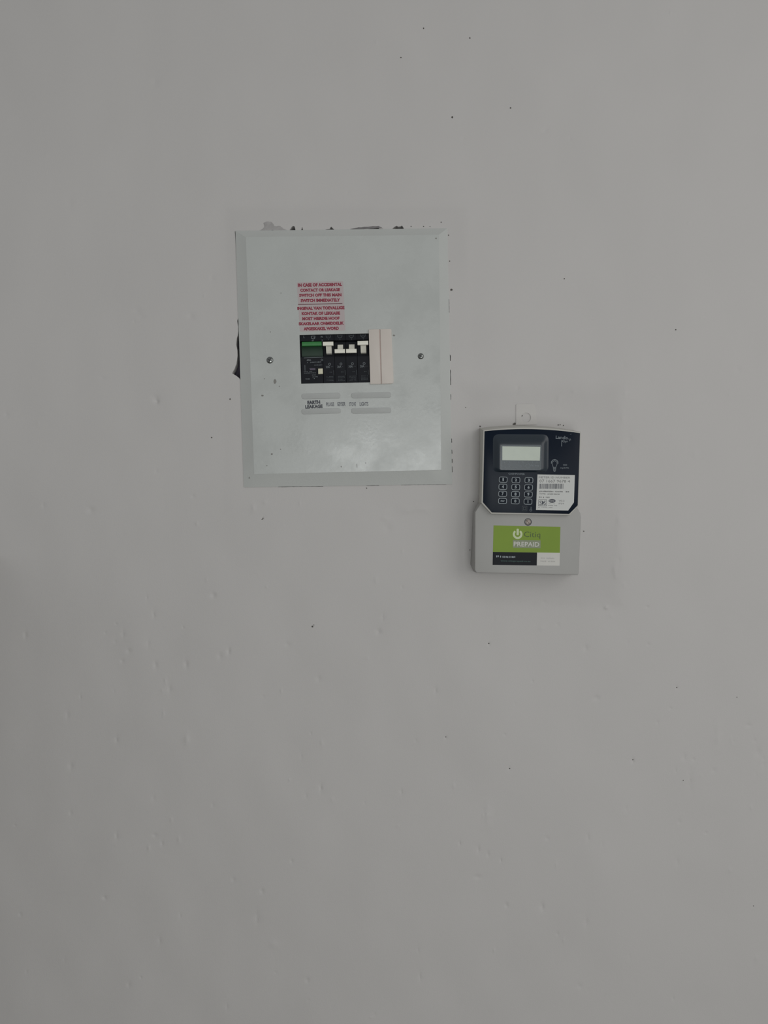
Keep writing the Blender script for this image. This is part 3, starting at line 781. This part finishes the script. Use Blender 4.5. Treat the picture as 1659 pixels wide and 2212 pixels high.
# keypad
keys = [('1', 1087.0, 1035.9), ('2', 1114.5, 1036.8), ('3', 1142.5, 1037.3), ('4', 1086.3, 1051.4), ('5', 1114.1, 1052.2), ('6', 1141.8, 1052.8),
        ('7', 1085.9, 1066.6), ('8', 1113.6, 1067.4), ('9', 1141.3, 1067.9), ('clear', 1085.7, 1082.0), ('0', 1113.1, 1082.6), ('i', 1140.5, 1083.4)]
for (t, x, y) in keys:
    w, hh = 9.2, 6.4
    pts = rounded([(x - w + 0.2, y - hh), (x + w + 0.2, y - hh + 0.5), (x + w - 0.2, y + hh + 0.3), (x - w - 0.2, y + hh - 0.2)], 4.2, 4)
    mb = MB(); mb.solid(pts, HF + 1.5, HF + 0.2, 0.35)
    ko = mb.build('key', M['key'], meter)
    mb = MB(); mb.stroke(inset(pts, 0.6), 1.2, HF + 1.56, True)
    if t == 'clear': mb.text(t, [(x - 4.6, y - 1.9), (x + 4.6, y - 1.8), (x + 4.6, y + 1.5), (x - 4.6, y + 1.4)], HF + 1.56, bold=0.04)
    else:
        ww = {'1': 1.5, 'i': 1.0}.get(t, 2.3)
        mb.text(t, [(x - ww, y - 3.4), (x + ww, y - 3.4), (x + ww, y + 3.2), (x - ww, y + 3.2)], HF + 1.56, bold=0.05)
    mb.build('key_print', M['keyprint'] if t != 'clear' else M['whiteprint'], ko, smooth=False)
# white rating label
lab = [(1161.1, 1024.9), (1241.8, 1026.2), (1239.8, 1085.2), (1227.4, 1102.8), (1157.9, 1101.6)]
mb = MB(); mb.flat(lab, FZ + 0.05)
lo = mb.build('rating_label', M['paper'], meter, smooth=False, label='white paper label with number and barcode')
LZ = FZ + 0.1
mb = MB()
mb.text('METER ID NUMBER', [(1164, 1029), (1231.8, 1029.8), (1231.6, 1033.6), (1163.8, 1033.2)], LZ)
mb.text('07 1667 9678 4', [(1165.6, 1036), (1231.4, 1037), (1231.2, 1042.6), (1165.4, 1042)], LZ)
mb.dashes(1164.9, 1061.4, 1230, 1062.4, 3.0, LZ, rnd, 2.6)
mb.text('TYPE:', [(1165, 1065), (1179.5, 1065.2), (1179.5, 1068.8), (1165, 1068.6)], LZ); mb.dashes(1183, 1067.2, 1209, 1067.6, 3.0, LZ, rnd, 2.4)
mb.dashes(1164.8, 1074, 1176, 1074.2, 3.2, LZ, rnd, 2.4); mb.dashes(1179, 1074.2, 1187.5, 1074.4, 3.0, LZ, rnd, 2.4)
mb.text('V0.2', [(1207, 1080), (1219.4, 1080.2), (1219.4, 1083.8), (1207, 1083.6)], LZ); mb.text('IP54', [(1207, 1086.2), (1218, 1086.4), (1218, 1089.6), (1207, 1089.4)], LZ)
mb.dashes(1185, 1088.4, 1199, 1088.6, 1.0, LZ, rnd); mb.dashes(1184, 1092.2, 1204, 1092.4, 1.8, LZ, rnd); mb.dashes(1163, 1096, 1194, 1096.6, 1.3, LZ, rnd)
mb.build('print', M['paperink'], lo, smooth=False)
mb = MB()
x = 1164.9
while x < 1216.4:
    w = rnd.choice((0.7, 0.7, 1.0, 1.5)); mb.flat([(x, 1045), (x + w, 1045), (x + w - 0.4, 1056), (x - 0.4, 1056)], LZ); x += w + rnd.choice((0.6, 0.7, 1.0, 1.4))
mb.stroke([(1163.8, 1079.2), (1180.8, 1079.4), (1180.4, 1093), (1163.4, 1092.8)], 1.2, LZ, True)
mb.text('S', [(1165.4, 1081.4), (1170.2, 1081.4), (1170.0, 1091), (1165.2, 1091)], LZ, bold=0.0)
mb.flat([(1170.6, 1080.8), (1176, 1086), (1170.4, 1091.6)], LZ)
mb.text('S', [(1174.6, 1081.4), (1179.4, 1081.4), (1179.2, 1091), (1174.4, 1091)], LZ, bold=0.0)
mb.flat(circle(1192.6, 1082, 7.6, 20, 4.2), LZ)
mb.build('barcode_and_marks', M['paperinkdark'], lo, smooth=False)
mb = MB(); mb.dashes(1187, 1082, 1198.5, 1082.2, 3.2, LZ + 0.05, rnd, 2.6, 0.4)
mb.build('print', M['paper'], lo, smooth=False)

# lower terminal cover
HC = 34.0
cov = [(1038.5, 1087.5), (1026.2, 1106), (1025.4, 1231), (1029.2, 1237.2), (1248.8, 1242.4), (1250.6, 1238), (1255.6, 1118), (1254.2, 1109), (1246.5, 1095.5)]
o2 = [W(x, y, HC) for x, y in cov]; ctr = W(1140, 1160, HC)
fo = [W(x, y, 0) for x, y in [(1033, 1086), (1021.6, 1108), (1016.0, 1219), (1023.4, 1234.6), (1240.5, 1238.2), (1242, 1234), (1245, 1117), (1244, 1109), (1237, 1096)]]
pr = [(p.x, p.z) for p in o2]
if area2(pr) > 0: pr.reverse(); fo.reverse()
pi_ = inset(pr, 0.0014)
mb = MB(); mb.loft([[(p[0], -HC * 0.001, p[1]) for p in pi_], [(a[0] * 0.7 + b_[0] * 0.3, -(HC - 0.4) * 0.001, a[1] * 0.7 + b_[1] * 0.3) for a, b_ in zip(pr, pi_)],
                    [(a[0], -(HC - 1.5) * 0.001, a[1]) for a in pr], [(p.x, 0.001, p.z) for p in fo]])
mb.build('terminal_cover', M['meterlid'], meter)
mb = MB(); mb.stroke(circle(1140.6, 1127.5, 7.2, 22), 1.5, HC + 0.12, True)
scr_ring = mb.build('screw_well', M['slot'], meter, smooth=False, label='dark edge of the screw hole')
mb = MB(); mb.dome(1140.6, 1127.8, 6.0, HC - 0.2, 0.9)
so = mb.build('screw', M['brownscrew'], meter)
mb = MB(); mb.solid([(1137, 1124.3), (1138.2, 1123.6), (1144.4, 1131), (1143.2, 1131.8)], HC + 0.78, HC + 0.2)
mb.build('slot', M['brownslot'], so, smooth=False)
# green sticker
HS = HC + 0.08
mb = MB(); mb.flat([(1066.2, 1134.9), (1210.6, 1138.2), (1208.7, 1222.0), (1064.1, 1220.3)], HS)
st = mb.build('sticker', M['stickerwhite'], meter, smooth=False, label='white sticker with a green and a black field')
mb = MB(); mb.flat([(1066.2, 1134.9), (1210.6, 1138.2), (1209.2, 1194.2), (1064.7, 1192.2)], HS + 0.05)
mb.build('green_field', M['lime'], st, smooth=False)
mb = MB(); mb.flat([(1064.7, 1192.2), (1160.2, 1193.6), (1159.6, 1221.4), (1064.1, 1220.3)], HS + 0.05)
mb.build('black_field', M['stickerblack'], st, smooth=False)
mb = MB()
arc = [(1118.2 + 8.2 * math.cos(a), 1154 + 8.2 * math.sin(a)) for a in [math.radians(-52 + 284 * k / 24) for k in range(25)]]
mb.stroke(arc, 4.4, HS + 0.1)
mb.solid(rounded([(1115.8, 1142.2), (1120.8, 1142.3), (1120.8, 1156), (1115.8, 1155.9)], 1.5), HS + 0.12, HS + 0.06)
mb.build('power_emblem', M['limepale'], st, smooth=False)
mb = MB(); mb.text('Citiq', [(1132.0, 1148.2), (1167.2, 1149.0), (1167.0, 1164.4), (1131.8, 1163.6)], HS + 0.1, bold=-0.004)
mb.build('print', M['limedark'], st, smooth=False)
mb = MB(); mb.flat([(1108.0, 1166.2), (1167.8, 1167.4), (1167.6, 1184.2), (1107.8, 1183.2)], HS + 0.1)
mb.build('print_box', M['olivebox'], st, smooth=False)
mb = MB(); mb.text('PREPAID', [(1109.8, 1170.0), (1165.0, 1171.2), (1164.8, 1181.0), (1109.6, 1180.0)], HS + 0.15, bold=0.01)
mb.build('print', M['stickerwhite'], st, smooth=False)
mb = MB()
mb.dashes(1072, 1201.8, 1078, 1201.9, 4.6, HS + 0.1, rnd, 2.2); mb.dashes(1080.4, 1202.6, 1098.5, 1203, 4.4, HS + 0.1, rnd, 2.3); mb.dashes(1100.5, 1203, 1113.6, 1203.4, 4.2, HS + 0.1, rnd, 2.3)
mb.build('print', M['whiteprint'], st, smooth=False)
mb = MB(); mb.text('www.citiqprepaid.co.za', [(1081.4, 1209.9), (1146, 1211.2), (1146, 1214.8), (1081.4, 1213.6)], HS + 0.1)
mb.build('print', M['tealprint'], st, smooth=False)
mb = MB(); mb.dashes(1168.5, 1205.6, 1198.5, 1206.2, 3, HS + 0.05, rnd, 3); mb.dashes(1167.5, 1212.2, 1200, 1213, 3, HS + 0.05, rnd, 3)
mb.build('print', M['faint'], st, smooth=False)
# painted-over hanging tab above the meter
mb = MB()
outer = rounded([(1114.8, 873), (1156, 871.5), (1159.6, 917), (1114.6, 918)], [3, 8, 0, 0], 4)
hole = circle(1136.5, 902, 10.5, 24)
tab_h = relief(1136, 900) + 1.2
vs, fs = cdt([], [outer, hole], [hole])
P = [W(v[0], v[1], tab_h) for v in vs]
mb.add(P, [f if (P[f[1]] - P[f[0]]).cross(P[f[2]] - P[f[0]]).y < 0 else (f[0], f[2], f[1]) for f in fs])
for lp in (outer, hole):
    r1 = [W(x, y, tab_h) for x, y in lp]; r2 = [Vector((p.x, 0.0005, p.z)) for p in r1]; n = len(lp)
    mb.add(r1 + r2, [(t, (t + 1) % n, n + (t + 1) % n, n + t) for t in range(n)])
mb.build('hanging_tab', M['tab'], meter, label='hanging tab painted over in wall colour')
